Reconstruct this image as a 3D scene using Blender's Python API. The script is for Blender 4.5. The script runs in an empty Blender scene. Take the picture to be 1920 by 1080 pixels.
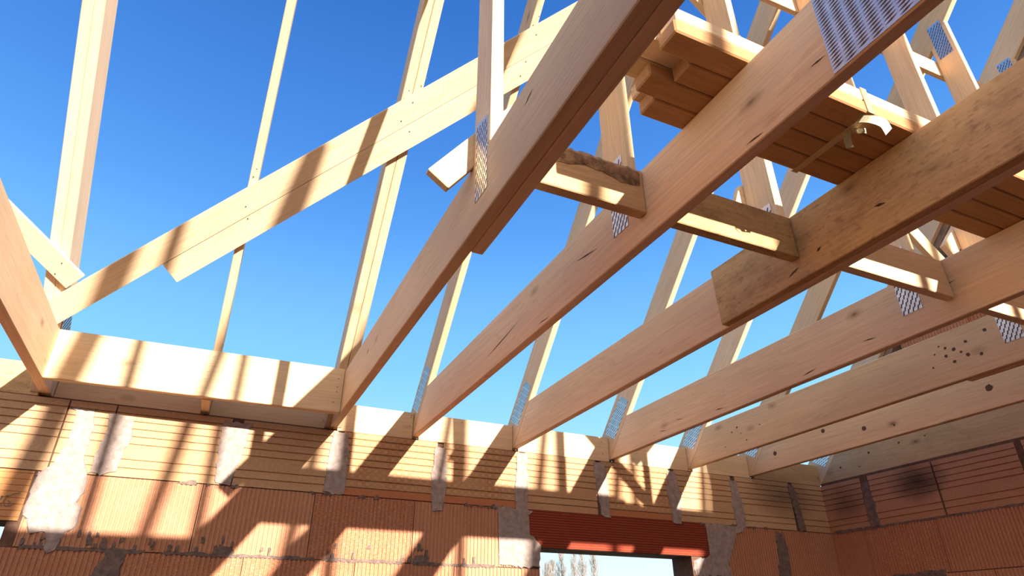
import bpy, bmesh, math, random
from mathutils import Vector, Matrix

random.seed(7)
SC = bpy.context.scene
COL = SC.collection

# ------------------------------------------------------------------ camera
cam_d = bpy.data.cameras.new('camera')
cam_d.sensor_width = 36.0
cam_d.lens = 22.335
cam_d.clip_start = 0.02
cam_d.clip_end = 2000
cam = bpy.data.objects.new('camera', cam_d)
COL.objects.link(cam)
YAW, PITCH, ROLL = map(math.radians, (-24.731, 28.667, -0.083))
fwd = Vector((-math.sin(YAW) * math.cos(PITCH), math.cos(YAW) * math.cos(PITCH), math.sin(PITCH)))
rt = Vector((math.cos(YAW), math.sin(YAW), 0))
up = rt.cross(fwd)
rt, up = rt * math.cos(ROLL) + up * math.sin(ROLL), up * math.cos(ROLL) - rt * math.sin(ROLL)
cam.matrix_world = Matrix(((rt.x, up.x, -fwd.x, -0.7785), (rt.y, up.y, -fwd.y, -2.7616),
                           (rt.z, up.z, -fwd.z, -0.7741), (0, 0, 0, 1)))
SC.camera = cam

# ------------------------------------------------------------------ sky and sun
SUN = Vector((0.173, -1.0, 0.2565)).normalized()
world = bpy.data.worlds.new('clear_sky')
SC.world = world
world.use_nodes = True
wn, wl = world.node_tree.nodes, world.node_tree.links
wn.clear()
w_out = wn.new('ShaderNodeOutputWorld')
w_bg = wn.new('ShaderNodeBackground')
w_tc = wn.new('ShaderNodeTexCoord')
w_nrm = wn.new('ShaderNodeVectorMath'); w_nrm.operation = 'NORMALIZE'
wl.new(w_tc.outputs['Generated'], w_nrm.inputs[0])
w_sep = wn.new('ShaderNodeSeparateXYZ')
wl.new(w_nrm.outputs[0], w_sep.inputs[0])
w_ramp = wn.new('ShaderNodeValToRGB')
cr = w_ramp.color_ramp
cr.elements[0].position = 0.0; cr.elements[0].color = (0.45, 0.40, 0.32, 1)
cr.elements[1].position = 1.0; cr.elements[1].color = (0.026, 0.115, 0.46, 1)
for p, c in ((0.005, (0.85, 0.92, 0.95)), (0.10, (0.70, 0.95, 1.04)), (0.22, (0.38, 0.76, 1.02)),
             (0.36, (0.215, 0.57, 0.97)), (0.55, (0.095, 0.325, 0.82)), (0.64, (0.064, 0.245, 0.71)), (0.78, (0.037, 0.165, 0.55))):
    e = cr.elements.new(p); e.color = (*c, 1)
wl.new(w_sep.outputs['Z'], w_ramp.inputs[0])
# brighter, whiter sky around the low sun, behind the camera
w_dot = wn.new('ShaderNodeVectorMath'); w_dot.operation = 'DOT_PRODUCT'
w_dot.inputs[1].default_value = SUN
wl.new(w_nrm.outputs[0], w_dot.inputs[0])
w_mr = wn.new('ShaderNodeMapRange')
w_mr.inputs['From Min'].default_value = 0.28; w_mr.inputs['From Max'].default_value = 1.0
wl.new(w_dot.outputs['Value'], w_mr.inputs['Value'])
w_pow = wn.new('ShaderNodeMath'); w_pow.operation = 'POWER'; w_pow.inputs[1].default_value = 0.9
wl.new(w_mr.outputs[0], w_pow.inputs[0])
w_mix = wn.new('ShaderNodeMixRGB'); w_mix.blend_type = 'MIX'
w_mix.inputs[2].default_value = (1.25, 1.15, 1.0, 1)
wl.new(w_pow.outputs[0], w_mix.inputs[0]); wl.new(w_ramp.outputs[0], w_mix.inputs[1])
wl.new(w_mix.outputs[0], w_bg.inputs['Color'])
w_bg.inputs['Strength'].default_value = 1.08
wl.new(w_bg.outputs[0], w_out.inputs['Surface'])

sun_d = bpy.data.lights.new('sun', 'SUN')
sun_d.energy = 12.5
sun_d.angle = math.radians(0.6)
sun_d.color = (1.0, 0.93, 0.81)
sun = bpy.data.objects.new('sun', sun_d)
COL.objects.link(sun)
sun.location = SUN * 30
sun.rotation_euler = (-SUN).to_track_quat('-Z', 'Y').to_euler()

SC.view_settings.view_transform = 'Standard'
SC.view_settings.look = 'None'
SC.view_settings.exposure = 0.14
SC.view_settings.gamma = 1.0
SC.view_settings.use_curve_mapping = False

# ------------------------------------------------------------------ materials
def new_mat(name):
    m = bpy.data.materials.new(name); m.use_nodes = True
    nt = m.node_tree
    return m, nt.nodes, nt.links, nt.nodes['Principled BSDF']

def nd(N, t, **kw):
    n = N.new(t)
    for k, v in kw.items():
        setattr(n, k, v)
    return n

def math_n(N, L, op, a, b=None, clamp=False):
    n = N.new('ShaderNodeMath'); n.operation = op; n.use_clamp = clamp
    for i, v in enumerate((a, b)):
        if v is None: continue
        if isinstance(v, (int, float)): n.inputs[i].default_value = v
        else: L.new(v, n.inputs[i])
    return n.outputs[0]

def mixc(N, L, fac, a, b, blend='MIX'):
    n = N.new('ShaderNodeMixRGB'); n.blend_type = blend
    for i, v in enumerate((fac, a, b)):
        if isinstance(v, (int, float)): n.inputs[i].default_value = v
        elif isinstance(v, tuple): n.inputs[i].default_value = (*v, 1)
        else: L.new(v, n.inputs[i])
    return n.outputs[0]

def noise(N, L, vec, scale, detail=3, rough=0.55):
    n = N.new('ShaderNodeTexNoise'); n.inputs['Scale'].default_value = scale
    n.inputs['Detail'].default_value = detail; n.inputs['Roughness'].default_value = rough
    L.new(vec, n.inputs['Vector'])
    return n.outputs['Fac']

def ramp(N, L, v, pts):
    n = N.new('ShaderNodeValToRGB'); r = n.color_ramp
    while len(r.elements) < len(pts): r.elements.new(0.5)
    for e, (p, c) in zip(r.elements, pts):
        e.position = p; e.color = (*c, 1) if isinstance(c, tuple) else (c, c, c, 1)
    L.new(v, n.inputs[0])
    return n.outputs[0]

def mapping(N, L, vec, scale=(1, 1, 1), loc=None):
    n = N.new('ShaderNodeMapping'); n.inputs['Scale'].default_value = scale
    L.new(vec, n.inputs['Vector'])
    if loc is not None: L.new(loc, n.inputs['Location'])
    return n.outputs[0]

def wood_mat(name, base, ring, knot=(0.20, 0.095, 0.04), mottle=0.0, mottle_col=(0.16, 0.10, 0.05), speck=0.25,
             ring_amt=0.45, vary=0.18, knots=True):
    """sawn softwood: long grain along local X, growth rings, a few knots, faint specks"""
    m, N, L, P = new_mat(name)
    tc = nd(N, 'ShaderNodeTexCoord'); oi = nd(N, 'ShaderNodeObjectInfo')
    off = nd(N, 'ShaderNodeCombineXYZ')
    r10 = math_n(N, L, 'MULTIPLY', oi.outputs['Random'], 37.0)
    L.new(r10, off.inputs[0]); L.new(r10, off.inputs[1]); L.new(r10, off.inputs[2])
    obj = tc.outputs['Object']
    fine = noise(N, L, mapping(N, L, obj, (3, 130, 130), off.outputs[0]), 1.0, 4, 0.6)
    mid = noise(N, L, mapping(N, L, obj, (0.9, 14, 14), off.outputs[0]), 1.0, 2, 0.5)
    rings = math_n(N, L, 'MULTIPLY', mid, 16.0)
    rings = math_n(N, L, 'FRACT', rings)
    rings = math_n(N, L, 'POWER', rings, 2.2)
    blot = noise(N, L, mapping(N, L, obj, (1.6, 5, 5), off.outputs[0]), 1.0, 2)
    c = mixc(N, L, math_n(N, L, 'MULTIPLY', rings, ring_amt), base, ring)
    fr = ramp(N, L, fine, [(0.35, 0.72), (0.65, 1.06)])
    c = mixc(N, L, 0.35, c, fr, 'MULTIPLY')
    br = ramp(N, L, blot, [(0.3, 0.86), (0.7, 1.10)])
    c = mixc(N, L, 0.8, c, br, 'MULTIPLY')
    # board to board difference
    vv = math_n(N, L, 'MULTIPLY_ADD', oi.outputs['Random'], vary)
    vv.node.inputs[2].default_value = 1.0 - vary / 2
    cv = nd(N, 'ShaderNodeCombineXYZ')
    L.new(vv, cv.inputs[0]); L.new(vv, cv.inputs[1])
    L.new(math_n(N, L, 'POWER', vv, 1.5), cv.inputs[2])
    c = mixc(N, L, 1.0, c, cv.outputs[0], 'MULTIPLY')
    if knots:
        vo = nd(N, 'ShaderNodeTexVoronoi'); vo.inputs['Scale'].default_value = 1.0
        L.new(mapping(N, L, obj, (4.2, 9.0, 0.8), off.outputs[0]), vo.inputs['Vector'])
        sp = nd(N, 'ShaderNodeSeparateColor'); L.new(vo.outputs['Color'], sp.inputs[0])
        on = math_n(N, L, 'GREATER_THAN', sp.outputs[0], 0.42)
        k = ramp(N, L, vo.outputs['Distance'], [(0.03, 0.85), (0.07, 0.4), (0.17, 0.0)])
        c = mixc(N, L, math_n(N, L, 'MULTIPLY', k, on), c, knot)
    if speck:
        sn = noise(N, L, mapping(N, L, obj, (14, 60, 60), off.outputs[0]), 1.0, 1)
        sf = ramp(N, L, sn, [(0.72, 0.0), (0.80, speck)])
        c = mixc(N, L, sf, c, knot)
    if mottle:
        mn = noise(N, L, mapping(N, L, obj, (9, 20, 20), off.outputs[0]), 1.0, 5, 0.7)
        mf = ramp(N, L, mn, [(0.45, 0.0), (0.68, mottle)])
        c = mixc(N, L, mf, c, mottle_col)
        mn2 = noise(N, L, mapping(N, L, obj, (45, 90, 90), off.outputs[0]), 1.0, 2)
        c = mixc(N, L, ramp(N, L, mn2, [(0.58, 0.0), (0.70, mottle * 0.9)]), c, mottle_col)
    L.new(c, P.inputs['Base Color'])
    P.inputs['Roughness'].default_value = 0.62
    P.inputs['Specular IOR Level'].default_value = 0.25
    bp = nd(N, 'ShaderNodeBump'); bp.inputs['Strength'].default_value = 0.25; bp.inputs['Distance'].default_value = 0.002
    L.new(fine, bp.inputs['Height']); L.new(bp.outputs[0], P.inputs['Normal'])
    return m

M = {}
M['spruce'] = wood_mat('spruce', (0.80, 0.575, 0.365), (0.67, 0.43, 0.235))
M['pale'] = wood_mat('pale_spruce', (0.82, 0.58, 0.36), (0.68, 0.43, 0.22), ring_amt=0.35)
M['stain'] = wood_mat('stained_board', (0.66, 0.43, 0.21), (0.54, 0.32, 0.135), mottle=0.45, mottle_col=(0.20, 0.10, 0.04))
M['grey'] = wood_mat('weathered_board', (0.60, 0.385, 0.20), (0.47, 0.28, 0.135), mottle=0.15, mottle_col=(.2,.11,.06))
M['plank'] = wood_mat('plank_underside_shade', (0.50, 0.255, 0.11), (0.38, 0.17, 0.065), ring_amt=0.5)  # pale planks given a darker orange base, painting in their underside shade

def flat(name, col, rough=0.7, metal=0.0, bump=0.0, bscale=200, vary=0.0, vscale=20):
    m, N, L, P = new_mat(name)
    P.inputs['Base Color'].default_value = (*col, 1)
    P.inputs['Roughness'].default_value = rough; P.inputs['Metallic'].default_value = metal
    if bump or vary:
        tc = nd(N, 'ShaderNodeTexCoord')
    if vary:
        n = noise(N, L, tc.outputs['Object'], vscale, 6, 0.65)
        c = mixc(N, L, 1.0, col, ramp(N, L, n, [(0.3, 1 - vary), (0.7, 1 + vary)]), 'MULTIPLY')
        L.new(c, P.inputs['Base Color'])
    if bump:
        n = noise(N, L, tc.outputs['Object'], bscale, 6, 0.7)
        b = nd(N, 'ShaderNodeBump'); b.inputs['Strength'].default_value = bump; b.inputs['Distance'].default_value = 0.004
        L.new(n, b.inputs['Height']); L.new(b.outputs[0], P.inputs['Normal'])
    return m

M['knot'] = flat('dark_knot', (0.10, 0.045, 0.02), 0.7, vary=0.4, vscale=300)
M['bark'] = flat('bark_edge', (0.30, 0.17, 0.09), 0.9, bump=0.8, bscale=90, vary=0.75, vscale=45)
M['crack'] = flat('dry_crack', (0.07, 0.03, 0.015), 0.9)
M['zinc'] = flat('galvanised_steel', (0.66, 0.66, 0.67), 0.42, 1.0, bump=0.15, bscale=60, vary=0.15, vscale=30)
M['slot'] = flat('punched_slot', (0.13, 0.065, 0.035), 0.8)
M['nail'] = flat('nail_head', (0.30, 0.28, 0.25), 0.45, 0.8)
M['mortar'] = flat('grey_mortar', (0.36, 0.275, 0.245), 0.92, bump=0.9, bscale=60, vary=0.3, vscale=40)
M['mortar_dark'] = flat('dark_mortar', (0.185, 0.125, 0.105), 0.95, bump=0.8, bscale=90, vary=0.4, vscale=60)
M['soot'] = flat('soot', (0.05, 0.035, 0.032), 0.95)
M['pencil'] = flat('pencil_mark', (0.25, 0.17, 0.12), 0.8)
M['tape'] = flat('cream_tape', (0.80, 0.72, 0.52), 0.35)
M['band'] = flat('clear_band', (0.55, 0.36, 0.20), 0.35)
M['concrete'] = flat('concrete_floor', (0.10, 0.085, 0.07), 0.9, vary=0.15, vscale=6)
M['earth'] = flat('dry_earth', (0.30, 0.26, 0.16), 0.95, vary=0.3, vscale=0.4)
M['twig'] = flat('bare_twig', (0.30, 0.245, 0.21), 0.9)

def brick_mat(name, lo, hi, dots=False, streak=True):
    m, N, L, P = new_mat(name)
    tc = nd(N, 'ShaderNodeTexCoord')
    at = nd(N, 'ShaderNodeAttribute'); at.attribute_name = 'tint'
    obj = tc.outputs['Object']
    n1 = noise(N, L, obj, 9, 4, 0.6)
    n2 = noise(N, L, obj, 90, 3, 0.6)
    f = math_n(N, L, 'ADD', math_n(N, L, 'MULTIPLY', at.outputs['Fac'], 0.55), math_n(N, L, 'MULTIPLY', n1, 0.55), True)
    c = mixc(N, L, f, lo, hi)
    c = mixc(N, L, 0.5, c, ramp(N, L, n2, [(0.3, 0.75), (0.7, 1.12)]), 'MULTIPLY')
    if streak:
        # combed face of the redder blocks: pale slanted scratches
        st = noise(N, L, mapping(N, L, obj, (70, 70, 330)), 1.0, 1)
        sf = ramp(N, L, st, [(0.56, 0.0), (0.64, 0.55)])
        low = ramp(N, L, at.outputs['Fac'], [(0.2, 1.0), (0.4, 0.0)])
        c = mixc(N, L, math_n(N, L, 'MULTIPLY', sf, low), c, (0.66, 0.40, 0.24))
    # dark pits and splashes
    n3 = noise(N, L, obj, 150, 1)
    c = mixc(N, L, ramp(N, L, n3, [(0.74, 0.0), (0.80, 0.55)]), c, (0.10, 0.045, 0.025))
    if dots:
        sx = nd(N, 'ShaderNodeSeparateXYZ'); L.new(obj, sx.inputs[0])
        u = math_n(N, L, 'SUBTRACT', math_n(N, L, 'FRACT', math_n(N, L, 'MULTIPLY', sx.outputs[0], 30.3)), 0.5)
        zz = math_n(N, L, 'ADD', sx.outputs[2], 0.026 + 0.02875 * 20)
        v = math_n(N, L, 'SUBTRACT', math_n(N, L, 'FRACT', math_n(N, L, 'MULTIPLY', zz, 1 / 0.02875)), 0.5)
        d = math_n(N, L, 'SQRT', math_n(N, L, 'ADD', math_n(N, L, 'MULTIPLY', u, u), math_n(N, L, 'MULTIPLY', v, v)))
        ringf = ramp(N, L, d, [(0.26, 0.0), (0.33, 1.0), (0.40, 1.0), (0.52, 0.35)])
        wob = ramp(N, L, n1, [(0.36, 0.10), (0.6, 0.6)])
        c = mixc(N, L, math_n(N, L, 'MULTIPLY', ringf, wob), c, (0.36, 0.14, 0.055))
        foot = ramp(N, L, math_n(N, L, 'ADD', math_n(N, L, 'MULTIPLY', sx.outputs[2], -10.0), -2.0), [(0.28, 0.0), (0.36, 0.85)])
        c = mixc(N, L, foot, c, (0.50, 0.17, 0.075))
    L.new(c, P.inputs['Base Color'])
    P.inputs['Roughness'].default_value = 0.88
    P.inputs['Specular IOR Level'].default_value = 0.2
    b = nd(N, 'ShaderNodeBump'); b.inputs['Strength'].default_value = 0.35; b.inputs['Distance'].default_value = 0.003
    L.new(n2, b.inputs['Height']); L.new(b.outputs[0], P.inputs['Normal'])
    return m

M['brick_red'] = brick_mat('red_grooved_brick', (0.42, 0.14, 0.07), (0.59, 0.31, 0.185))
M['brick_tan'] = brick_mat('tan_brick', (0.48, 0.265, 0.14), (0.63, 0.405, 0.235), streak=False)
M['brick_brown_shade'] = brick_mat('brown_shade_brick', (0.42, 0.195, 0.105), (0.56, 0.32, 0.19), streak=False)  # browner brick for the right wall, with its shade darkened into the colour
M['brick_dot'] = brick_mat('tan_dotted_brick', (0.49, 0.27, 0.14), (0.63, 0.40, 0.23), dots=True, streak=False)
M['lintel'] = brick_mat('red_lintel_clay', (0.24, 0.036, 0.02), (0.33, 0.07, 0.032), streak=False)
M['lintel_tan'] = brick_mat('tan_lintel_clay', (0.56, 0.24, 0.09), (0.64, 0.31, 0.13), streak=False)
M['joint'] = flat('dark_joint_mortar', (0.14, 0.07, 0.045), 0.95, bump=0.5, bscale=80, vary=0.3, vscale=50)  # dark mortar colour of the recessed joints and beds

# ------------------------------------------------------------------ helpers
def tag(o, label=None, cat=None, group=None, kind=None):
    if label: o['label'] = label
    if cat: o['category'] = cat
    if group: o['group'] = group
    if kind: o['kind'] = kind
    return o

def empty(name, loc, label, cat, group=None):
    o = bpy.data.objects.new(name, None); COL.objects.link(o)
    o.location = loc; o.empty_display_size = 0.1
    return tag(o, label, cat, group)

def link(name, bm, mats, mw=None, parent=None, smooth=False):
    """link bm (in the local frame of mw) as one mesh object, keeping it in place under its parent"""
    me = bpy.data.meshes.new(name)
    bmesh.ops.recalc_face_normals(bm, faces=bm.faces)
    bm.to_mesh(me); bm.free()
    for m in (mats if isinstance(mats, (list, tuple)) else [mats]): me.materials.append(m)
    if smooth:
        for p in me.polygons: p.use_smooth = True
    o = bpy.data.objects.new(name, me); COL.objects.link(o)
    mw = mw or Matrix.Identity(4)
    if parent is not None:
        o.parent = parent
        o.matrix_basis = world_of(parent).inverted() @ mw
    else:
        o.matrix_basis = mw
    return o

def world_of(o):
    m = o.matrix_basis.copy()
    while o.parent is not None:
        o = o.parent
        m = o.matrix_basis @ m
    return m

def frame(ldir, edir, origin):
    X = Vector(ldir).normalized(); Z = Vector(edir).normalized()
    Z = (Z - X * Z.dot(X)).normalized(); Y = Z.cross(X)
    return Matrix(((X.x, Y.x, Z.x, origin[0]), (X.y, Y.y, Z.y, origin[1]), (X.z, Y.z, Z.z, origin[2]), (0, 0, 0, 1)))

def prism(name, poly, ext, ldir, mats, parent=None, bevel=0.0022, knots=(), cracks=()):
    """board: planar polygon poly (world points) extruded by the vector ext, grain along ldir.
    knots: (world point, radius); cracks: (world a, world b, width) - drawn into the front polygon face"""
    poly = [Vector(p) for p in poly]; ext = Vector(ext)
    cen = sum(poly, Vector()) / len(poly) + ext / 2
    mw = frame(ldir, ext, cen); inv = mw.inverted()
    bm = bmesh.new()
    a = [bm.verts.new(inv @ p) for p in poly]
    b = [bm.verts.new(inv @ (p + ext)) for p in poly]
    bm.faces.new(a); bm.faces.new(b[::-1])
    n = len(poly)
    for i in range(n): bm.faces.new((a[i], a[(i + 1) % n], b[(i + 1) % n], b[i]))
    if bevel:
        bmesh.ops.bevel(bm, geom=list(bm.edges), offset=bevel, segments=1, affect='EDGES', profile=0.5)
    en = (inv.to_3x3() @ ext).normalized()
    for p, r in knots:
        c = inv @ Vector(p); c.z = -ext.length / 2 - 0.0006
        vs = []
        for i in range(14):
            t = i / 14 * 2 * math.pi; rr = r * random.uniform(0.85, 1.12)
            vs.append(bm.verts.new((c.x + rr * 1.05 * math.cos(t), c.y + rr * math.sin(t), c.z)))
        f = bm.faces.new(vs); f.material_index = 1
    for p, q, w in cracks:
        c0 = inv @ Vector(p); c1 = inv @ Vector(q); z = -ext.length / 2 - 0.0006
        d = (c1 - c0); d.z = 0; nn = Vector((-d.y, d.x, 0)).normalized() * w / 2
        pts = [c0]
        m1 = c0.lerp(c1, 0.4) + nn * random.uniform(.6, 1.2); m2 = c0.lerp(c1, 0.7) + nn * 0.7
        vs = [bm.verts.new((v.x, v.y, z)) for v in (c0, c0.lerp(c1, 0.45) - nn, c1, m2, m1)]
        f = bm.faces.new(vs); f.material_index = 1
    if not isinstance(mats, (list, tuple)): mats = [mats, M['crack'] if cracks else M['knot']]
    return link(name, bm, mats, mw, parent)

def box_bm(bm, x0, x1, y0, y1, z0, z1, mi=0):
    v = [bm.verts.new((x, y, z)) for x in (x0, x1) for y in (y0, y1) for z in (z0, z1)]
    fs = []
    for q in ((0, 1, 3, 2), (4, 6, 7, 5), (0, 4, 5, 1), (2, 3, 7, 6), (0, 2, 6, 4), (1, 5, 7, 3)):
        f = bm.faces.new([v[i] for i in q]); f.material_index = mi; fs.append(f)
    return fs

def plate(parent, quad, x, side, cols, rows, sw, sh, name='connector_plate', flip=False):
    """punched nail plate lying on the plane x, quad = four (y,z) corners; cols x rows of staggered slots"""
    q = [Vector((0, p[0], p[1])) for p in quad]
    t = 0.0016 * side
    cen = sum(q, Vector()) / 4 + Vector((x, 0, 0))
    bm = bmesh.new()
    a = [bm.verts.new(Vector((x, p.y, p.z)) - cen) for p in q]
    b = [bm.verts.new(Vector((x + t, p.y, p.z)) - cen) for p in q]
    bm.faces.new(a); bm.faces.new(b[::-1])
    for i in range(4): bm.faces.new((a[i], a[(i + 1) % 4], b[(i + 1) % 4], b[i]))
    e1 = (q[1] - q[0]); e2 = (q[3] - q[0])
    def at(u, v): return q[0].lerp(q[1], u).lerp(q[3].lerp(q[2], u), v)
    xo = x + t + 0.0003 * side
    l1, l2 = e1.length, e2.length
    for i in range(cols):
        for j in range(rows):
            u = (i + 0.5) / cols; v = (j + 0.5 + (0.25 if i % 2 else -0.2)) / rows
            if not 0.03 < v < 0.97: continue
            du = sw / 2 / l1; dv = sh / 2 / l2
            sk = du * 1.0
            pts = [at(u - du - sk, v - dv), at(u + du - sk, v - dv), at(u + du + sk, v + dv), at(u - du + sk, v + dv)]
            f = bm.faces.new([bm.verts.new(Vector((xo, p.y, p.z)) - cen) for p in pts]); f.material_index = 1
    return link(name, bm, [M['zinc'], M['slot']], Matrix.Translation(cen), parent)

def nail(parent, p, nrm, r=0.0035):
    nrm = Vector(nrm).normalized(); mw = frame(nrm.orthogonal(), nrm, p)
    bm = bmesh.new()
    bmesh.ops.create_cone(bm, cap_ends=True, segments=8, radius1=r, radius2=r * 0.7, depth=0.003)
    return link('nail', bm, M['nail'], mw, parent)

# ------------------------------------------------------------------ dimensions read from the photograph (metres)
TX = {1: -0.3677, 2: 0.0, 3: 0.4983, 4: 1.0446, 5: 1.5437, 6: 1.9761, 7: 2.5226}
W = 0.0282                # timber thickness
G, H = 0.0135, 0.1837     # underside and depth of bottom chords
ZT = G + H
SL = 1.03                 # roof slope
def rlow(y): return 0.014 - SL * y
def rup(y): return 0.212 - SL * y
YR = -3.2                 # ridge
XR = 2.511                # inner face of right wall
ZA, CH = -0.263, 0.25     # foot of the top brick course, course height
WT = 0.17                 # wall thickness
FLOOR = -2.38
YF = -6.4                 # front wall inner face

# ------------------------------------------------------------------ walls of clay blocks
class Wall:
    """bricks as real blocks with grooved fronts; place(a, d, z): a along the wall, d depth behind the inner face"""
    def __init__(self, place):
        self.bm = bmesh.new(); self.place = place
        self.tint = self.bm.faces.layers.float.new('tint')
    def prof(self, pts_front, back, lo, hi, axis, mi, t=None):
        t = random.random() if t is None else t
        ring = pts_front + [(pts_front[-1][0], back), (pts_front[0][0], back)]
        vs = []
        for c in (lo, hi):
            row = []
            for s, d in ring:
                row.append(self.bm.verts.new(self.place(s, d, c) if axis == 'v' else self.place(c, d, s)))
            vs.append(row)
        n = len(ring); fs = []
        for i in range(n): fs.append(self.bm.faces.new((vs[0][i], vs[0][(i + 1) % n], vs[1][(i + 1) % n], vs[1][i])))
        fs.append(self.bm.faces.new(vs[0])); fs.append(self.bm.faces.new(vs[1][::-1]))
        for f in fs: f.material_index = mi; f[self.tint] = t
    def red(self, a0, a1, z0, z1, depth=WT, mi=0, pitch=0.0168, gap=0.0018, t=None):
        a0 += gap; a1 -= gap; z0 += 0.002; z1 -= 0.002
        n = max(3, round((a1 - a0) / pitch)); p = (a1 - a0) / n
        pts = [(a0, 0.0)]
        for i in range(n):
            s = a0 + i * p
            pts += [(s + p * .28, 0.0), (s + p * .35, 0.0036), (s + p * .65, 0.0036), (s + p * .72, 0.0)]
        pts.append((a1, 0.0))
        self.prof(pts, depth - 0.002, z0, z1, 'v', mi, t)
    def flatrow(self, a0, a1, z0, z1, mi=1, depth=WT, fr=(.10, .21, .32, .43, .54, .76, .88), gd=1.0):
        z0 += 0.002; z1 -= 0.001
        h = z1 - z0; pts = [(z1, 0.0)]
        for f in fr:
            z = z1 - f * h
            pts += [(z + 0.0022, -0.0012 * gd), (z + 0.0006, 0.0040 * gd), (z - 0.0012, 0.0040 * gd), (z - 0.003, 0.0)]
        pts.append((z0, 0.0))
        self.prof(pts, depth - 0.002, a0 + 0.002, a1 - 0.002, 'h', mi)
    def core(self, a0, a1, z0, z1, d0=0.006, d1=WT - 0.006, mi=3):
        v = [self.bm.verts.new(self.place(a, d, z)) for a in (a0, a1) for d in (d0, d1) for z in (z0, z1)]
        for q in ((0, 1, 3, 2), (4, 6, 7, 5), (0, 4, 5, 1), (2, 3, 7, 6), (0, 2, 6, 4), (1, 5, 7, 3)):
            f = self.bm.faces.new([v[i] for i in q]); f.material_index = mi
    def rows(self, joints_of, a0, a1, zlist, holes):
        for k, (z1, z0) in enumerate(zlist):
            js = joints_of(k)
            for p, q in zip(js[:-1], js[1:]):
                segs = [(max(p, a0), min(q, a1))]
                for h0, h1, hz0, hz1 in holes:
                    if hz1 <= z0 + 0.01 or hz0 >= z1 - 0.01: continue
                    new = []
                    for s0, s1 in segs:
                        if s1 <= h0 or s0 >= h1: new.append((s0, s1)); continue
                        if s0 < h0: new.append((s0, h0))
                        if s1 > h1: new.append((h1, s1))
                    segs = new
                for s0, s1 in segs:
                    if s1 - s0 > 0.03: self.red(s0, s1, z0, z1, t=TINT.get((k, round(p, 2))))
    def done(self, name):
        return link(name, self.bm, [M['brick_red'], M['brick_tan'], M['brick_dot'], M['joint'], M['lintel'], M['lintel_tan'], M['brick_brown_shade'], M['mortar']])

ZL = [(ZA - CH * k, ZA - CH * (k + 1)) for k in range(9)]
ZL[8] = (ZL[8][0], FLOOR)
XL = -3.35                 # left end of the back wall
# windows: (x0, x1, z0, z1)
WIN1 = (0.63, 1.49, -1.68, -0.425)
WIN2 = (-2.35, -1.385, -1.68, -0.433)
LT1 = (0.53, 1.612, -0.425, -0.262)
LT2 = (-2.50, -1.352, -0.433, -0.264)

TINT = {(0, -1.23): .7, (0, -.81): .85, (0, -.39): .05, (0, .03): .75, (0, 1.63): .3, (0, 2.13): .45}
bw = Wall(lambda a, d, z: (a, d, z))
cuts = [XL, -2.86, -2.43, -2.0, -1.66, -1.32, -1.165, -0.732, -0.317, 0.135, 0.545, 0.97, 1.42, 1.838, 2.265, XR + WT]
wid = [0, .04, .04, .05, .05, .004, .004, .09, .05, .06, .06, .07, .07, .068, .053, 0]
dots = {8, 9, 11}
for i in range(len(cuts) - 1):
    bw.flatrow(cuts[i] + wid[i] / 2 * .45, cuts[i + 1] - wid[i + 1] / 2 * .45, ZA, 0.0, 2 if i in dots else 1)
def back_joints(k):
    off = [0.031, -0.198, 0.10, -0.11, 0.05, -0.2, 0.0, -0.15, 0.08][k]
    return [off + 0.4195 * i for i in range(-10, 8)]
r1 = [XL, -2.9, -2.50, -1.345, -1.225, -0.808, -0.389, 0.031, 0.45, 0.53, 1.612, 1.63, 2.085, 2.135, XR + 0.004]
bw.rows(lambda k: r1 if k == 0 else back_joints(k), XL, XR + 0.004, ZL, [WIN1, WIN2, LT1, LT2])
# the mortar cores, split round the openings
bw.core(XL, XR + 0.01, ZA, -0.004)
for x0, x1 in ((XL, WIN2[0]), (WIN2[1], WIN1[0]), (WIN1[1], XR + 0.01)): bw.core(x0, x1, FLOOR, ZA)
for w in (WIN1, WIN2): bw.core(w[0], w[1], w[3], ZA); bw.core(w[0], w[1], FLOOR, w[2])
wall_back = bw.done('wall_back')
tag(wall_back, 'sunlit clay block wall under the rafters with striped shadows', kind='structure')

rw = Wall(lambda a, d, z: (XR + d, a, z))
rc = [YF - .1, -6.15, -5.73, -5.31, -4.87, -4.46, -4.03, -3.6, -3.18, -2.76, -2.35, -1.93, -1.52, -1.11, -0.692, -0.292, 0.0]
rwid = [0, .03, .03, .05, .02, .05, .04, .05, .03, .05, .02, .05, .04, .03, .006, .05, 0]
for i in range(len(rc) - 1):
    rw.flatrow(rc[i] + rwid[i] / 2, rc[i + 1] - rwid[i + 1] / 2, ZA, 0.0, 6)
def right_joints(k):
    off = [-0.216, -0.0, -0.3, -0.1, -0.25, -0.05, -0.2, 0.0, -0.3][k]
    return [off - 0.4145 * i for i in range(17, -1, -1)] + [0.0]
rw.rows(right_joints, YF - .1, 0.0, ZL, [])
rw.core(YF - .1, -0.002, FLOOR, -0.004)
wall_right = rw.done('wall_right')
tag(wall_right, 'shaded red clay block wall at the right under the last truss', kind='structure')

# gable above the right wall, rising behind the last truss
gb = Wall(lambda a, d, z: (2.562 + d, a, z))
gz = [0.0, 0.25, .5, .75, 1.0, 1.25, 1.5, 1.75, 2.0, 2.25, 2.5, 2.75, 3.0, 3.2]
for k in range(len(gz) - 1):
    z0, z1 = gz[k], gz[k + 1]
    ym = (z1 - 0.03) / SL
    a = -ym; b = 2 * YR + ym
    js = [a]; s = a - (0.2 if k % 2 else 0.38)
    while s > b + 0.1: js.append(s); s -= 0.4145
    js.append(b)
    for p, q in zip(js[1:], js[:-1]): gb.red(p, q, z0, z1, depth=0.118, mi=0)
gbm = gb.bm
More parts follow.
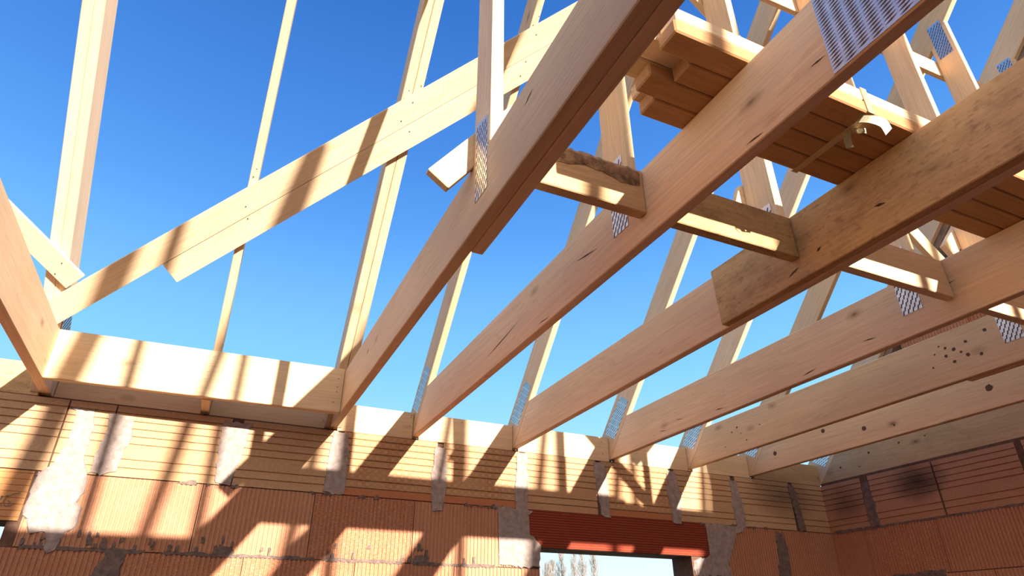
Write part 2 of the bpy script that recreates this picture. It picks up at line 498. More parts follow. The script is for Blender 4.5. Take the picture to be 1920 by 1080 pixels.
# sloped mortar bed finishing the stepped blocks, both slopes
for (ya, yb, sgn) in ((-0.02, YR, 1), (2 * YR + 0.02, YR, -1)):
    za, zb = 0.02, 0.02 + SL * (YR * -1 - 0.02)
    v = [gbm.verts.new(p) for p in ((2.566, ya, za - .02), (2.566, yb, zb - .02), (2.566, yb, zb + .06), (2.566, ya, za + .06),
                                    (2.676, ya, za - .02), (2.676, yb, zb - .02), (2.676, yb, zb + .06), (2.676, ya, za + .06))]
    for q in ((0, 1, 2, 3), (4, 7, 6, 5), (0, 3, 7, 4), (1, 5, 6, 2), (3, 2, 6, 7), (0, 4, 5, 1)):
        f = gbm.faces.new([v[i] for i in q]); f.material_index = 7
v = [gbm.verts.new(p) for p in ((2.57, -0.08, 0.004), (2.57, YR, 3.2), (2.57, 2 * YR + .08, 0.004), (2.672, -0.08, 0.004), (2.672, YR, 3.2), (2.672, 2 * YR + .08, 0.004))]
for q in ((0, 1, 2), (3, 5, 4), (0, 3, 4, 1), (1, 4, 5, 2), (0, 2, 5, 3)):
    f = gbm.faces.new([v[i] for i in q]); f.material_index = 3
gable = gb.done('wall_gable')
tag(gable, 'red block gable rising behind the last truss', kind='structure')

# the unseen rest of the room that bounces and blocks light: front and left walls, floor, ground
bm = bmesh.new(); box_bm(bm, XL, XR + WT, YF - WT, YF, FLOOR, 0.0)
tag(link('wall_front', bm, M['brick_red']), kind='structure')
bm = bmesh.new(); box_bm(bm, XL - WT, XL, YF - WT, WT, FLOOR, 0.0)
tag(link('wall_left', bm, M['brick_red']), kind='structure')
bm = bmesh.new(); box_bm(bm, XL - WT, XR + WT, YF - WT, WT, FLOOR - 0.15, FLOOR)
tag(link('floor', bm, M['concrete']), kind='structure')
bm = bmesh.new(); box_bm(bm, -400, 400, -400, 400, -2.9, FLOOR - 0.16)
tag(link('ground', bm, M['earth']), kind='structure')

# lintels over the two openings
def lintel(name, lt, mat, n, label):
    w = Wall(lambda a, d, z: (a, d, z)); h = lt[3] - lt[2]
    fr = [(i + 0.5) / n for i in range(n)]
    w.flatrow(lt[0], lt[1], lt[2], lt[3], 0, fr=fr, gd=.4)
    return tag(link(name, w.bm, [mat], None, wall_back), label)
lintel('lintel', LT1, M['lintel'], 14, 'dark red ribbed clay lintel')
lt2 = lintel('lintel', LT2, M['lintel_tan'], 8, 'tan ribbed clay lintel')

# pencil scribble on the left lintel
def stroke(bm, pts, r, y):
    for (a, b) in zip(pts[:-1], pts[1:]):
        d = Vector((b[0] - a[0], 0, b[1] - a[1])); nn = Vector((-d.z, 0, d.x)).normalized() * r
        A = Vector((a[0], y, a[1])); B = Vector((b[0], y, b[1]))
        bm.faces.new([bm.verts.new(p) for p in (A - nn, B - nn, B + nn, A + nn)])
bm = bmesh.new()
S = [[(-1.455, -.352), (-1.462, -.372), (-1.452, -.382), (-1.443, -.366), (-1.440, -.354), (-1.444, -.376), (-1.434, -.384), (-1.424, -.366), (-1.420, -.354), (-1.424, -.378), (-1.412, -.386)],
     [(-1.412, -.354), (-1.400, -.352), (-1.386, -.344), (-1.374, -.341)], [(-1.405, -.352), (-1.412, -.372), (-1.404, -.386), (-1.390, -.386), (-1.382, -.378)],
     [(-1.402, -.368), (-1.392, -.374), (-1.394, -.384)]]
for s in S: stroke(bm, s, 0.0013, -0.0022)
link('pencil_scribble', bm, M['pencil'], None, wall_back)

# mortar: irregular smears standing a little proud of the blocks
def smear(parent, pts, mat, place, proud=0.005, jit=0.006, step=0.016, label=None):
    out = []
    n = len(pts)
    for i in range(n):
        a = Vector(pts[i]); b = Vector(pts[(i + 1) % n]); k = max(1, int((b - a).length / step))
        for j in range(k):
            p = a.lerp(b, j / k)
            out.append((p.x + random.uniform(-jit, jit), p.y + random.uniform(-jit, jit)))
    bm = bmesh.new()
    f0 = [bm.verts.new(place(a, 0.004, z)) for a, z in out]
    c = Vector((sum(p[0] for p in out) / len(out), sum(p[1] for p in out) / len(out)))
    f1 = [bm.verts.new(place(a + (c.x - a) * .06, -proud * random.uniform(.5, 1.1), z + (c.y - z) * .02)) for a, z in out]
    m = len(out)
    for i in range(m): bm.faces.new((f0[i], f0[(i + 1) % m], f1[(i + 1) % m], f1[i]))
    fc = bm.faces.new(f1)
    bmesh.ops.triangulate(bm, faces=[fc])
    o = link('mortar', bm, mat, None, parent)
    if label: o['label'] = label
    return o
PB = lambda a, d, z: (a, d, z)
PR = lambda a, d, z: (XR + d, a, z)
def col(parent, c, w, z1, z0, place, mat='mortar', lean=0.0, taper=(1, 1.0, .8)):
    smear(parent, [(c - w / 2 * taper[0], z1), (c + w / 2 * taper[0], z1), (c + w / 2 * taper[1] + lean / 2, (z0 + z1) / 2), (c + w / 2 * taper[2] + lean, z0),
                   (c - w / 2 * taper[2] + lean, z0), (c - w / 2 * taper[1] + lean / 2, (z0 + z1) / 2)], M[mat], place)
col(wall_back, -0.732, .105, -.012, -.262, PB, lean=-.01, taper=(1.05, .9, .6))
col(wall_back, -0.317, .085, -.006, -.262, PB, taper=(.75, 1.0, 1.0))
col(wall_back, 0.137, .066, -.018, -.30, PB, lean=-.005, taper=(.8, 1.1, .7))
col(wall_back, 0.545, .066, -.008, -.27, PB, lean=-.01, taper=(.9, 1.0, .8))
col(wall_back, 0.97, .075, -.006, -.27, PB, lean=.03, taper=(.8, .9, .6))
col(wall_back, 1.42, .080, -.008, -.278, PB, lean=.005, taper=(.7, 1.1, .7))
col(wall_back, 1.838, .072, -.02, -.268, PB, lean=.01, taper=(.6, 1.1, .9))
col(wall_back, 2.265, .055, -.008, -.264, PB, 'mortar_dark', lean=.03, taper=(.8, .9, .8))
smear(wall_back, [(-1.315, -.028), (-1.24, -.026), (-1.215, -.10), (-1.225, -.18), (-1.20, -.262), (-1.185, -.30), (-1.19, -.36),
                  (-1.175, -.42), (-1.19, -.46), (-1.23, -.475), (-1.31, -.47), (-1.352, -.40), (-1.35, -.27), (-1.315, -.24), (-1.295, -.17), (-1.275, -.12), (-1.27, -.07)], M['mortar'], PB, jit=.010)
smear(wall_back, [(-1.19, -.036), (-1.10, -.042), (-1.085, -.10), (-1.095, -.17), (-1.115, -.24), (-1.15, -.268), (-1.20, -.262), (-1.185, -.17), (-1.175, -.10)], M['mortar'], PB, jit=.008)
smear(wall_back, [(-1.27, -.46), (-1.205, -.46), (-1.215, -.515), (-1.245, -.53)], M['mortar'], PB, jit=.005)
smear(wall_back, [(.40, -.252), (.50, -.262), (.60, -.262), (.57, -.30), (.555, -.345), (.60, -.385), (.635, -.418), (.628, -.508), (.50, -.512), (.42, -.50), (.445, -.36), (.43, -.30)], M['mortar'], PB, jit=.007)
smear(wall_back, [(1.60, -.262), (1.70, -.262), (1.86, -.258), (1.865, -.292), (1.72, -.305), (1.70, -.40), (1.73, -.51), (1.50, -.515), (1.495, -.44), (1.60, -.425), (1.615, -.36)], M['mortar'], PB, jit=.007)
smear(wall_back, [(2.085, -.275), (2.13, -.275), (2.15, -.36), (2.14, -.51), (2.05, -.51), (2.075, -.40)], M['mortar_dark'], PB)
smear(wall_back, [(-1.06, -.50), (-1.0, -.51), (-1.01, -.60), (-1.0, -.755), (-1.12, -.755), (-1.10, -.60)], M['mortar_dark'], PB)
# bed joint smears under the second course, with drips
for cx, n in ((-1.28, 5), (-1.1, 9), (-.92, 7), (-.72, 8), (-.60, 5), (-.30, 3), (-.16, 2), (.04, 7), (.13, 5), (.30, 2)):
    for k in range(n):
        x = cx + random.gauss(0, .045); z = -.508 + (0 if random.random() < .5 else random.uniform(.01, .05))
        w = random.uniform(.0035, .0085); h = random.uniform(.010, .036)
        if cx in (.04, -.6) and k == 0: w, h, z = .03, .028, -.508
        smear(wall_back, [(x - w, z), (x + w, z + .003), (x + w * .9, z + h * .8), (x + w * .2, z + h), (x - w * .8, z + h * .9)], M['mortar_dark'], PB, proud=.003, jit=.002, step=.008)
for x0, x1 in ((-1.33, -.95), (-.9, -.35), (-.33, .0), (.03, .42)):
    smear(wall_back, [(x0, -.506), (x1, -.506), (x1, -.517), (x0, -.517)], M['mortar_dark'], PB, proud=.002, jit=.003)
# crumbs of mortar along the foot of the top course
for k in range(26):
    x = random.choice([random.uniform(-.9, .3), random.uniform(.25, .5), random.uniform(1.5, 2.1)])
    w = random.uniform(.008, .024); h = random.uniform(.006, .018)
    smear(wall_back, [(x - w, -.27), (x + w, -.27), (x + w * .6, -.27 + h), (x - w * .6, -.27 + h * .8)], M['mortar_dark'], PB, proud=.003, jit=.003, step=.01)
col(wall_right, -0.295, .06, -.03, -.268, PR, 'mortar_dark', taper=(.7, 1.1, .9))
smear(wall_right, [(-.30, -.505), (-.61, -.50), (-.60, -.545), (-.30, -.55)], M['mortar_dark'], PR, jit=.006)
smear(wall_right, [(-.003, -.255), (-.60, -.262), (-1.4, -.258), (-1.4, -.268), (-.60, -.270), (-.003, -.272)], M['mortar_dark'], PR, proud=.002, jit=.003)
# mortar bed between blocks and timbers
bm = bmesh.new(); box_bm(bm, XR + 0.008, 2.552, YF, 0.0, -0.006, G)
tag(link('mortar', bm, M['joint'], None, wall_right), 'dark mortar bed')
bm = bmesh.new(); box_bm(bm, XL, 2.5, 0.034, WT - .01, -0.006, G - .0002)
tag(link('mortar', bm, M['joint'], None, wall_back), 'dark mortar bed')

# sooty stains: soft blotches as their own thin skins with noise-broken cover
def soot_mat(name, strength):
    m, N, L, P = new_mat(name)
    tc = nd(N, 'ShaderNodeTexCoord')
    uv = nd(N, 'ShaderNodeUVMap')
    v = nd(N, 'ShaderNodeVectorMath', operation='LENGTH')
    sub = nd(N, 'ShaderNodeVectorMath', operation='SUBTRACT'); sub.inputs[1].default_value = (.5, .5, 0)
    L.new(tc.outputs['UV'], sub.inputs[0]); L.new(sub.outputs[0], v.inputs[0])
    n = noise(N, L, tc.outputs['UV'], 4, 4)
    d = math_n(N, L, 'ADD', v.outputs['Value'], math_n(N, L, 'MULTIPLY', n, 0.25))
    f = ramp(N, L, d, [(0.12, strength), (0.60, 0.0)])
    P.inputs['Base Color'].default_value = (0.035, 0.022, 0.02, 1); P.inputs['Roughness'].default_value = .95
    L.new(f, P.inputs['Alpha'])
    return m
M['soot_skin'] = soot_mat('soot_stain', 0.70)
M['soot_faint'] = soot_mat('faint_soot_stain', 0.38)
def stain(parent, a0, a1, z0, z1, place, mat='soot_skin'):
    bm = bmesh.new(); uvl = bm.loops.layers.uv.new('UVMap')
    vs = [bm.verts.new(place(a, -0.0016, z)) for a, z in ((a0, z0), (a1, z0), (a1, z1), (a0, z1))]
    f = bm.faces.new(vs)
    for l, uv in zip(f.loops, ((0, 0), (1, 0), (1, 1), (0, 1))): l[uvl].uv = uv
    link('soot_stain', bm, M[mat], None, parent)
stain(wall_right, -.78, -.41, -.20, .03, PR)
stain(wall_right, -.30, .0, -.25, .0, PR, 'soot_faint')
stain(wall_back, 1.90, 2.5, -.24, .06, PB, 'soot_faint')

# ------------------------------------------------------------------ roof trusses
def truss(j, x, label, w=W, lean=None):
    root = empty('roof_truss', (x, 0, G), label, 'roof truss', 'roof trusses')
    return root

def chord(root, x, w=W, y0=0.0, y1=2 * YR, mat='spruce', name='bottom_chord', heel=True, knots=(), cracks=(), label=None):
    if heel:
        ty = (0.014 - ZT) / SL
        poly = [(x, 0.0, G), (x, y1, G), (x, y1 - ty, ZT), (x, ty, ZT)]
    else:
        poly = [(x, y0, G), (x, y1, G), (x, y1, ZT), (x, y0, ZT)]
    o = prism(name, poly, (w, 0, 0), (0, -1, 0), M[mat] if isinstance(mat, str) else mat, root, knots=knots, cracks=cracks)
    if label: o['label'] = label
    return o

def rafter(root, x, w=W, dx_per_y=0.0, mat='spruce', far=True):
    yt = (0.212 - G) / SL
    def X(y): return x + dx_per_y * y
    poly = [(X(0.0), 0.0, G), (X(yt), yt, G), (X(YR), YR, rup(YR)), (X(YR), YR, rlow(YR))]
    prism('rafter', poly, (w, 0, 0), (0, -1, SL), M[mat], root)
    if far:
        poly = [(X(YR), YR, rlow(YR)), (X(YR), YR, rup(YR)), (X(YR), 2 * YR - yt, G), (X(YR), 2 * YR, G)]
        prism('rafter', poly, (w, 0, 0), (0, -1, -SL), M[mat], root)

def post(root, x, w=W, mat='spruce', far=True):
    for s in ((1, -1) if far else (1,)):
        ys = (-1.655, -1.755) if s == 1 else (2 * YR + 1.755, 2 * YR + 1.655)
        zz = (lambda y: rlow(y)) if s == 1 else (lambda y: rlow(2 * YR - y))
        poly = [(x, ys[0], ZT), (x, ys[1], ZT), (x, ys[1], zz(ys[1])), (x, ys[0], zz(ys[0]))]
        prism('post', poly, (w, 0, 0), (0, 0, 1), M[mat], root)

def std_plates(root, x, side=-1, heel=True, foot=True, head=True):
    if heel: plate(root, [(0.027, .154), (-.055, .106), (-.204, .262), (-.142, .306)], x, side, 12, 7, .0045, .014)
    if foot: plate(root, [(-1.674, .083), (-1.737, .083), (-1.737, .30), (-1.672, .30)], x, side, 8, 9, .0042, .0135)
    if head: plate(root, [(-1.674, 1.632), (-1.737, 1.632), (-1.737, 1.845), (-1.674, 1.845)], x, side, 8, 9, .0042, .0135)

# T0: the doubled truss at the left edge (seen from its right side)
t0 = truss(0, -1.39, 'doubled roof truss at the left edge, holding the left end of the header beam')
chord(t0, -1.425, .035, mat='pale')
rafter(t0, -1.422, .032, .012); rafter(t0, -1.455, .0325, .012)
post(t0, -1.424, .034)
plate(t0, [(-.173, .205), (-.05, .205), (-.10, .30), (-.219, .30)], -1.3895, 1, 12, 6, .0045, .014)

# T1: doubled truss at the right end of the header beam
t1 = truss(1, TX[1], 'doubled roof truss overhead, holding the right end of the header beam')
chord(t1, TX[1], .0315, cracks=[((TX[1], -.62, .11), (TX[1], -.655, .125), .006), ((TX[1], -1.93, .14), (TX[1], -1.97, .155), .004)])
chord(t1, TX[1] + .032, .0295, y0=-1.57, y1=2 * YR + .4, heel=False, name='reinforcing_board')
rafter(t1, -.353, .0345, .0285); rafter(t1, -.389, .0345, .0285)
post(t1, TX[1], .032)
plate(t1, [(-1.674, .075), (-1.742, .075), (-1.738, .288), (-1.672, .309)], TX[1], -1, 8, 9, .0042, .0135)

# T2: big splice plate
t2 = truss(2, TX[2], 'roof truss with a large perforated splice plate low on its bottom chord')
chord(t2, 0, cracks=[((0, -.85, .07), (0, -1.13, .10), .004), ((0, -1.488, .117), (0, -1.599, .098), .004), ((0, -2.117, .027), (0, -2.16, .024), .004), ((0, -2.279, .068), (0, -2.31, .066), .003), ((0, -1.25, .03), (0, -1.33, .024), .003)],
      knots=())
rafter(t2, 0, W, .006); post(t2, 0)
std_plates(t2, 0)
plate(t2, [(-2.314, .017), (-2.62, .017), (-2.62, .196), (-2.317, .196)], 0, -1, 13, 24, .0115, .0042, 'splice_plate')

# T3: stained board fixed on its left face
t3 = truss(3, TX[3], 'roof truss with a stained mottled reinforcing board fixed along its bottom chord')
chord(t3, TX[3], knots=())
o = prism('reinforcing_board', [(TX[3] - W, -1.501, G), (TX[3] - W, -4.4, G), (TX[3] - W, -4.4, ZT), (TX[3] - W, -1.493, ZT)], (W - .001, 0, 0), (0, -1, 0), M['stain'], t3,
          cracks=[((TX[3] - W, -1.76, .035), (TX[3] - W, -1.80, .05), .006), ((TX[3] - W, -2.03, .085), (TX[3] - W, -2.06, .078), .007), ((TX[3] - W, -1.86, .06), (TX[3] - W, -1.875, .068), .008)])
o['label'] = 'stained mottled board with a square cut end'
rafter(t3, TX[3], W, .004); post(t3, TX[3])
std_plates(t3, TX[3])

t4 = truss(4, TX[4], 'roof truss just right of the stained board truss, clean chord with a few dry cracks')
x = TX[4]
chord(t4, x, cracks=[((x, -1.26, .03), (x, -1.33, .038), .004), ((x, -1.52, .06), (x, -1.57, .055), .004), ((x, -.80, .04), (x, -.86, .035), .004), ((x, -1.74, .135), (x, -1.80, .135), .005), ((x, -1.78, .12), (x, -1.85, .12), .005), ((x, -.55, .07), (x, -.60, .06), .003), ((x, -.42, .05), (x, -.48, .04), .003)])
rafter(t4, x); post(t4, x); std_plates(t4, x)

t5 = truss(5, TX[5], 'roof truss third from the right wall, chord freckled with dark mould spots')
x = TX[5]
sp = [(x, -1.592, .077), (x, -1.531, .107), (x, -1.483, .14), (x, -1.463, .154), (x, -1.477, .111), (x, -1.499, .082), (x, -1.42, .086), (x, -1.557, .137), (x, -1.629, .152), (x, -1.44, .13), (x, -1.55, .09), (x, -1.51, .125),
      (x, -.42, .10), (x, -.45, .06), (x, -.30, .06), (x, -.36, .12), (x, -.55, .11), (x, -.40, .135)]
chord(t5, x, knots=[(p, random.uniform(.003, .0075)) for p in sp] + [((x, -1.70, .10), .009)])
chord(t5, x + W, W, y0=-1.50, y1=2 * YR + .5, heel=False, name='reinforcing_board')
rafter(t5, x); post(t5, x); std_plates(t5, x)

t6 = truss(6, TX[6], 'roof truss second from the right wall, chord with round dark knots')
x = TX[6]
chord(t6, x, knots=[((x, -.541, .132), .011), ((x, -.768, .085), .011), ((x, -.206, .095), .0115), ((x, -1.356, .095), .014), ((x, -.92, .06), .005)])
rafter(t6, x); post(t6, x); std_plates(t6, x)

t7 = truss(7, TX[7], 'roof truss lying along the top of the right wall in front of the gable')
x = TX[7]
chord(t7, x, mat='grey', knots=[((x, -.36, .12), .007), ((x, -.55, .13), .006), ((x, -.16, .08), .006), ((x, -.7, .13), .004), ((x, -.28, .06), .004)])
rafter(t7, x); post(t7, x); std_plates(t7, x)

# ------------------------------------------------------------------ header beam and trimmed rafter of the opening
o = prism('header_beam', [(-1.3893, -.191, G), (-.3685, -.2115, G), (-.3685, -.2115, ZT + .004), (-1.3893, -.191, ZT)], (0, .028, 0), (1, 0, 0), M['pale'])
tag(o, 'pale header board spanning between the two doubled trusses, crossed by shadows', 'beam')
for k, (x, z) in enumerate([(-.872, .178), (-.876, .148), (-.880, .115), (-.884, .085), (-.890, .055), (-1.375, .17), (-1.37, .15), (-1.37, .10), (-1.375, .07), (-1.365, .045), (-.392, .155), (-.392, .12), (-.392, .10), (-.40, .055)]):
    nail(o, (x, -.2015 - (x + .875) * .02 - .0005, z), (0, -1, 0), .0032)
far = prism('header_beam', [(-1.3893, -2.54, G), (-.3685, -2.54, G), (-.3685, -2.54, ZT), (-1.3893, -2.54, ZT)], (0, -.028, 0), (1, 0, 0), M['pale'])
tag(far, 'second header board closing the opening overhead, above the camera', 'beam')

tr = empty('trimmed_rafter', (-.862, 0, G), 'single slender rafter standing on a short stub joist behind the header beam', 'rafter')
prism('stub_joist', [(-.879, 0.15, G), (-.879, -.165, G), (-.879, -.165, .18), (-.879, 0.0, .18), (-.879, .15, .045)], (.031, 0, 0), (0, -1, 0), M['pale'], tr)
yt = (0.212 - G) / SL
prism('rafter', [(-.879, -.165, .184), (-.879, .019, .184), (-.879, YR, rup(YR)), (-.879, YR, rlow(YR))], (.030, 0, 0), (0, -1, SL), M['pale'], tr)
prism('rafter', [(-.879, YR, rlow(YR)), (-.879, YR, rup(YR)), (-.879, 2 * YR, .212), (-.879, 2 * YR, .014)], (.030, 0, 0), (0, -1, -SL), M['pale'], tr)

# ------------------------------------------------------------------ boards blocking the gaps on the wall plate
def block(x0, x1, y, z0, z1, mat, label, nails=()):
    o = prism('blocking_board', [(x0, y, z0), (x1, y, z0), (x1, y, z1), (x0, y, z1)], (0, .026, 0), (1, 0, 0), M[mat])
    tag(o, label, 'board', 'blocking boards on the wall top')
    for p in nails: nail(o, (p[0], y - .0005, p[1]), (0, -1, 0), .003)
block(-2.3, -1.427, .004, .002, .125, 'stain', 'stained blocking board left of the leftmost doubled truss')
block(-1.388, -.8793, .045, .002, .125, 'spruce', 'shaded blocking board under the left half of the header beam')
block(-.8477, -.370, .045, .002, .125, 'spruce', 'shaded blocking board under the right half of the header beam', [(-.39, .09), (-.393, .05)])
def xs(i): return TX[i] + W + .001
block(TX[1] + .0325, TX[2] - .001, .004, .002, .124, 'pale', 'bright blocking board right of the header beam, before the splice plate truss', [(-.262, .095), (-.012, .11), (-.014, .10), (-.016, .06)])
block(xs(2), TX[3] - .001, .004, .002, .124, 'pale', 'blocking board between the splice plate truss and the stained board truss', [(.235, .11)])
block(xs(3), TX[4] - .001, .004, .002, .126, 'pale', 'blocking board right of the stained board truss, left of the window corner', [(1.0, .10), (1.005, .04)])
block(xs(4), TX[5] - .001, .004, .002, .126, 'pale', 'blocking board directly above the window, crossed by branching shadows', [(1.42, .08)])
block(xs(5), TX[6] - .001, .004, .002, .126, 'spruce', 'blocking board between the spotted and the knotty chord trusses')
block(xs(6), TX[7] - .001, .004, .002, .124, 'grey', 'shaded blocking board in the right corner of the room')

# ------------------------------------------------------------------ noggings between the bottom chords
def nogging(x0, x1, y, z0, z1, label, mat='stain'):
    o = prism('nogging_board', [(x0, y, z0), (x1, y, z0), (x1, y, z1), (x0, y, z1)], (0, .029, 0), (1, 0, 0), M[mat])
    return tag(o, label, 'board', 'noggings between the chords')
def wane(parent, x0, x1, y, z, n=22):
    """rough bark-edged strip left along the upper front of a nogging"""
    bm = bmesh.new(); lo, hi = [], []
    for i in range(n + 1):
        t = i / n; x = x0 + (x1 - x0) * t
        bulge = .6 + .4 * math.sin(t * 9) * random.uniform(.4, 1)
        lo.append(bm.verts.new((x, y - .0012, z - (.030 + .024 * bulge) * (1 if .06 < t else .7) + random.uniform(-.003, .003))))
        hi.append((bm.verts.new((x, y - .0035 - random.uniform(0, .002), z - .012 + random.uniform(-.004, .004))), bm.verts.new((x, y + .004, z + .004 + random.uniform(-.002, .005))), bm.verts.new((x, y + .022, z + .0025))))
    for i in range(n):
        bm.faces.new((lo[i], lo[i + 1], hi[i + 1][0], hi[i][0]))
        bm.faces.new((hi[i][0], hi[i + 1][0], hi[i + 1][1], hi[i][1]))
        bm.faces.new((hi[i][1], hi[i + 1][1], hi[i + 1][2], hi[i][2]))
    o = link('bark_edge', bm, M['bark'], None, parent)
    o['label'] = 'dark ragged bark edge'
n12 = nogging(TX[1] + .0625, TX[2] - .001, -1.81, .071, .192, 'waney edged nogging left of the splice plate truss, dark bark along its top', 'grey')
wane(n12, TX[1] + .075, -.012, -1.81, .190)
n23 = nogging(xs(2), TX[3] - W - .002, -1.81, .071, .194, 'weathered nogging ending against the stained reinforcing board', 'stain')
nogging(xs(3), TX[4] - .001, -1.832, .071, .194, 'clean nogging between the stained board truss and the next one right', 'spruce')
nogging(xs(4), TX[5] - .001, -1.825, .072, .194, 'rough edged nogging at the right edge, beside the spotted chord', 'spruce')
nogging(TX[5] + 2 * W + .001, TX[6] - .001, -1.825, .072, .194, 'nogging between the spotted and knotty chord trusses, out at the right', 'spruce')
nogging(xs(6), TX[7] - .001, -1.825, .072, .194, 'last nogging before the right wall', 'spruce')

# ------------------------------------------------------------------ braces nailed under the rafters (in the roof slope)
RN = Vector((0, SL, 1)).normalized()
def on_roof(x, y): return Vector((x, y, rlow(y) - .0015))
def roof_brace(p, q, width, label, side, slant=0.0, skew1=0.0):
    """p,q: (x,y) of one long edge; the board widens to `side` within the slope"""
    a, b = on_roof(*p), on_roof(*q); d = (b - a).normalized(); s = RN.cross(d) * side
    poly = [a, b, b + s * width, a + s * width + d * slant]
    o = prism('roof_brace', poly, -RN * .020, d, M['spruce'], bevel=.0007)
    return tag(o, label, 'brace', 'braces under the rafters')
b1 = roof_brace((-1.47, -.2345), (.62, -1.695), .087, 'upper of the two long diagonal braces crossing under the rafters', 1)
b2 = roof_brace((-1.103, -.4034), (.62, -1.6086), .080, 'lower of the two long diagonal braces, with a square cut end over the header beam', 1)
b3 = roof_brace((-1.34, -.335), (-1.95, -.705), .072, 'short brace end beside the leftmost doubled truss, slanting down to the right', -1)
for br, pts in ((b1, [(-.86, -.70), (-.845, -.68), (-.40, -1.0), (-.375, -.975), (-.35, -1.045), (.01, -1.29), (.02, -1.245)]), (b2, [(-.87, -.60), (-.855, -.57), (-.40, -.92), (-.36, -.90), (.01, -1.17), (.005, -1.13)]), (b3, [(-1.41, -.36), (-1.425, -.33)])):
    for x, y in pts: nail(br, on_roof(x, y) - RN * .0208, -RN, .003)

# ------------------------------------------------------------------ braces on the back of the posts
YB = -1.6545
def post_brace(p0, p1, width, label, side=1, t=.022, mat='pale', cut=0.0):
    a = Vector((p0[0], YB, p0[1])); b = Vector((p1[0], YB, p1[1])); d = (b - a).normalized(); s = Vector((-d.z, 0, d.x)) * side
    o = prism('post_brace', [a, b, b + s * width, a + s * width + d * cut], (0, t, 0), d, M[mat])
    return tag(o, label, 'brace', 'braces across the posts')
post_brace((-.477, .153), (.045, .86), .063, 'short brace end sticking out left past the post of the overhead doubled truss', -1)
post_brace((.20, 1.62), (1.56, .26), .060, 'long brace sloping down to the right behind the posts', -1)
post_brace((1.454, .464), (2.04, 1.05), .062, 'brace rising right from behind the post of the spotted chord truss', -1)
post_brace((.458, .344), (.54, .346), .075, 'short offcut whose end shows left of the post of the stained board truss', 1, cut=.034)
post_brace((.44, 1.468), (2.58, 1.575), .095, 'high level brace between the tall posts near the upper right', 1)

# ------------------------------------------------------------------ planks stacked on the chords
PT, PP, PW = .0345, .0526, .0515
ends = [(-.173, -.10, -.155, -.108), (-.165, -.205, -.18, -.125), (0, -.15, -.21, -.10), (0, -.17, -.12, -.19)]
rows_n = ('front', 'second', 'third', 'rear')
lay_n = ('bottom', 'second', 'third', 'top')
for L_ in range(4):
    for r in range(4):
        if L_ > 1 and r == 0: continue
        y0 = -2.166 + r * PP; z0 = ZT + .0008 + L_ * .0349
        x0 = ends[L_][r]; x1 = 2.49 - random.uniform(0, .25) - (.9 if L_ == 3 else 0)
        o = prism('wooden_plank', [(x0, y0, z0), (x1, y0, z0), (x1, y0, z0 + PT), (x0, y0, z0 + PT)], (0, PW, 0), (1, 0, 0), M['plank'] if L_ == 0 else M['spruce'], bevel=.0032)  # bottom layer takes the shade-darkened colour
        tag(o, '%s row plank in the %s layer of the stack lying across the chords' % (rows_n[r], lay_n[L_]), 'plank', 'planks stacked on the chords')
# packing band round the stack, with a loose cream tape end
tape = empty('packing_band', (.335, -2.10, ZT), 'cream packing band round the plank stack with curling loose ends', 'packing band')
bm = bmesh.new()
box_bm(bm, .3265, .3445, -2.1685, -1.954, ZT - .0012, ZT - .0002)
box_bm(bm, .3265, .3445, -2.1685, -2.1665, ZT - .001, ZT + .072)
link('band', bm, M['band'], Matrix.Translation((0, 0, 0)), tape)
def ribbon(pts, wdir, width, name):
    bm = bmesh.new(); wv = Vector(wdir).normalized() * width / 2
    P_ = [Vector(p) for p in pts]; sm = []
    for i in range(len(P_) - 1):
        p0 = P_[max(i - 1, 0)]; p1 = P_[i]; p2 = P_[i + 1]; p3 = P_[min(i + 2, len(P_) - 1)]
        for k in range(6):
            t = k / 6
            sm.append(.5 * ((2 * p1) + (p2 - p0) * t + (2 * p0 - 5 * p1 + 4 * p2 - p3) * t * t + (3 * p1 - p0 - 3 * p2 + p3) * t ** 3))
    sm.append(P_[-1])
    r = [(bm.verts.new(p - wv), bm.verts.new(p + wv)) for p in sm]
    for a, b in zip(r[:-1], r[1:]): bm.faces.new((a[0], a[1], b[1], b[0]))
    bmesh.ops.solidify(bm, geom=list(bm.faces), thickness=.0008)
    return link(name, bm, M['tape'], None, tape, smooth=True)
ribbon([(.322, -2.150, ZT - .006), (.338, -2.163, ZT - .012), (.362, -2.166, ZT - .013), (.38, -2.162, ZT - .012), (.40, -2.154, ZT - .016)], (0.1, 1, -.25), .018, 'tape_end')
ribbon([(.337, -2.115, ZT - .001), (.343, -2.126, ZT - .012), (.352, -2.134, ZT - .014), (.362, -2.130, ZT - .010), (.366, -2.124, ZT - .004)], (.75, .5, 0), .018, 'tape_loop')
ribbon([(.336, -2.105, ZT - .0015), (.343, -2.098, ZT - .006), (.350, -2.092, ZT - .014), (.358, -2.088, ZT - .024)], (.7, -.6, 0), .016, 'tape_end')

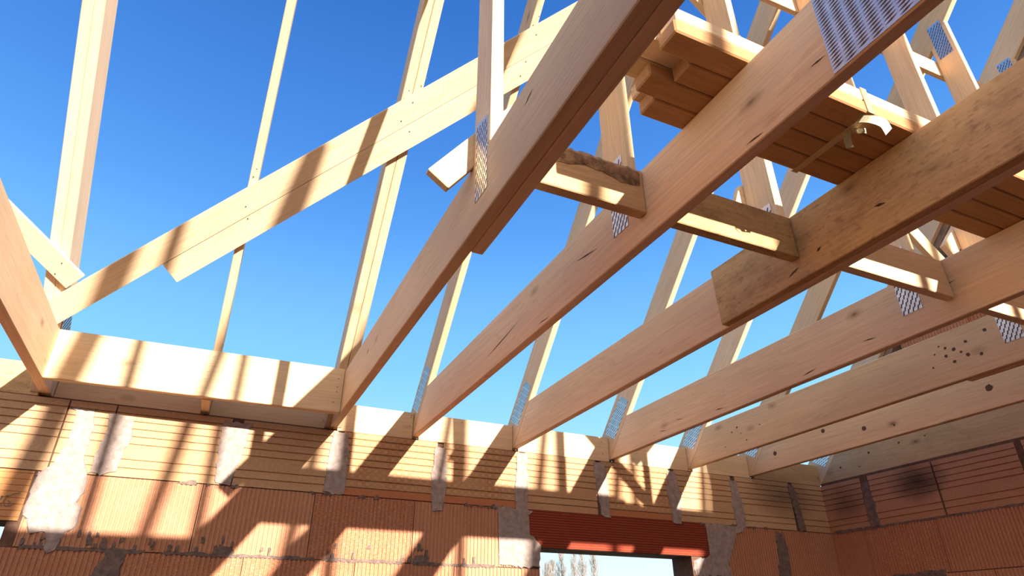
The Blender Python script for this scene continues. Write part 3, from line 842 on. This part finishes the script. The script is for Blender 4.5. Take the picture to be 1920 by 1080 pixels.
# ------------------------------------------------------------------ bare poplars seen through the window
def tube(bm, a, b, r0, r1, n=4):
    d = (b - a).normalized(); u = d.orthogonal().normalized(); v = d.cross(u)
    A = [bm.verts.new(a + (u * math.cos(t) + v * math.sin(t)) * r0) for t in [2 * math.pi * i / n for i in range(n)]]
    B = [bm.verts.new(b + (u * math.cos(t) + v * math.sin(t)) * r1) for t in [2 * math.pi * i / n for i in range(n)]]
    for i in range(n): bm.faces.new((A[i], A[(i + 1) % n], B[(i + 1) % n], B[i]))
GZ = FLOOR - .16
poplars = [((47.39, 84.88), 9.9, 'tallest bare poplar toward the left side of the window view'), ((49.0, 84.0), 10.0, 'bare poplar in the middle of the window view, left of two close ones'),
           ((49.95, 83.4), 9.9, 'bare poplar in the middle of the window view, right of two close ones'), ((51.4, 82.5), 9.6, 'rightmost slim bare poplar in the window view'),
           ((46.3, 85.45), 8.5, 'shorter bare poplar second from the left in the window view'), ((45.6, 85.8), 8.0, 'lowest bare poplar at the left of the window view')]
for i_, ((px, py), top, lab) in enumerate(poplars):
    far_ = (1.0, 1.09, .96, 1.09, 1.12, .93)[i_]
    px = -.78 + (px + .78) * far_; py = -2.76 + (py + 2.76) * far_; top = -.77 + (top + .77) * far_
    hgt = top - GZ
    root = empty('bare_poplar', (px, py, GZ), lab, 'tree', 'poplars outside the window')
    bm = bmesh.new(); z = 0; pts = [Vector((0, 0, 0))]
    for k in range(1, 9): pts.append(Vector((random.uniform(-.08, .08), random.uniform(-.08, .08), hgt * k / 8)))
    for k in range(8): tube(bm, pts[k], pts[k + 1], .16 * (1 - k / 8.6), .16 * (1 - (k + 1) / 8.6), 6)
    link('trunk', bm, M['twig'], Matrix.Translation((px, py, GZ)), root)
    bm = bmesh.new()
    for k in range(170):
        t = random.uniform(.18, .97); zz = t * hgt; ang = random.uniform(0, 2 * math.pi)
        reach = (.95 * math.sin(math.pi * min(1, (1.02 - t) * .9 + .08)) + .12) * random.uniform(.5, 1)
        rise = random.uniform(1.2, 2.4) * (1.1 - t * .6)
        a = Vector((0, 0, zz)); m = a + Vector((math.cos(ang) * reach * .6, math.sin(ang) * reach * .6, rise * .45))
        e = a + Vector((math.cos(ang) * reach, math.sin(ang) * reach, min(rise, hgt * 1.01 - zz)))
        tube(bm, a, m, .035, .024, 3); tube(bm, m, e, .024, .008, 3)
        for q in range(4):
            s = m.lerp(e, random.random()); tube(bm, s, s + Vector((random.uniform(-.25, .25), random.uniform(-.25, .25), random.uniform(.3, .8))), .014, .006, 3)
    link('branches', bm, M['twig'], Matrix.Translation((px, py, GZ)), root)
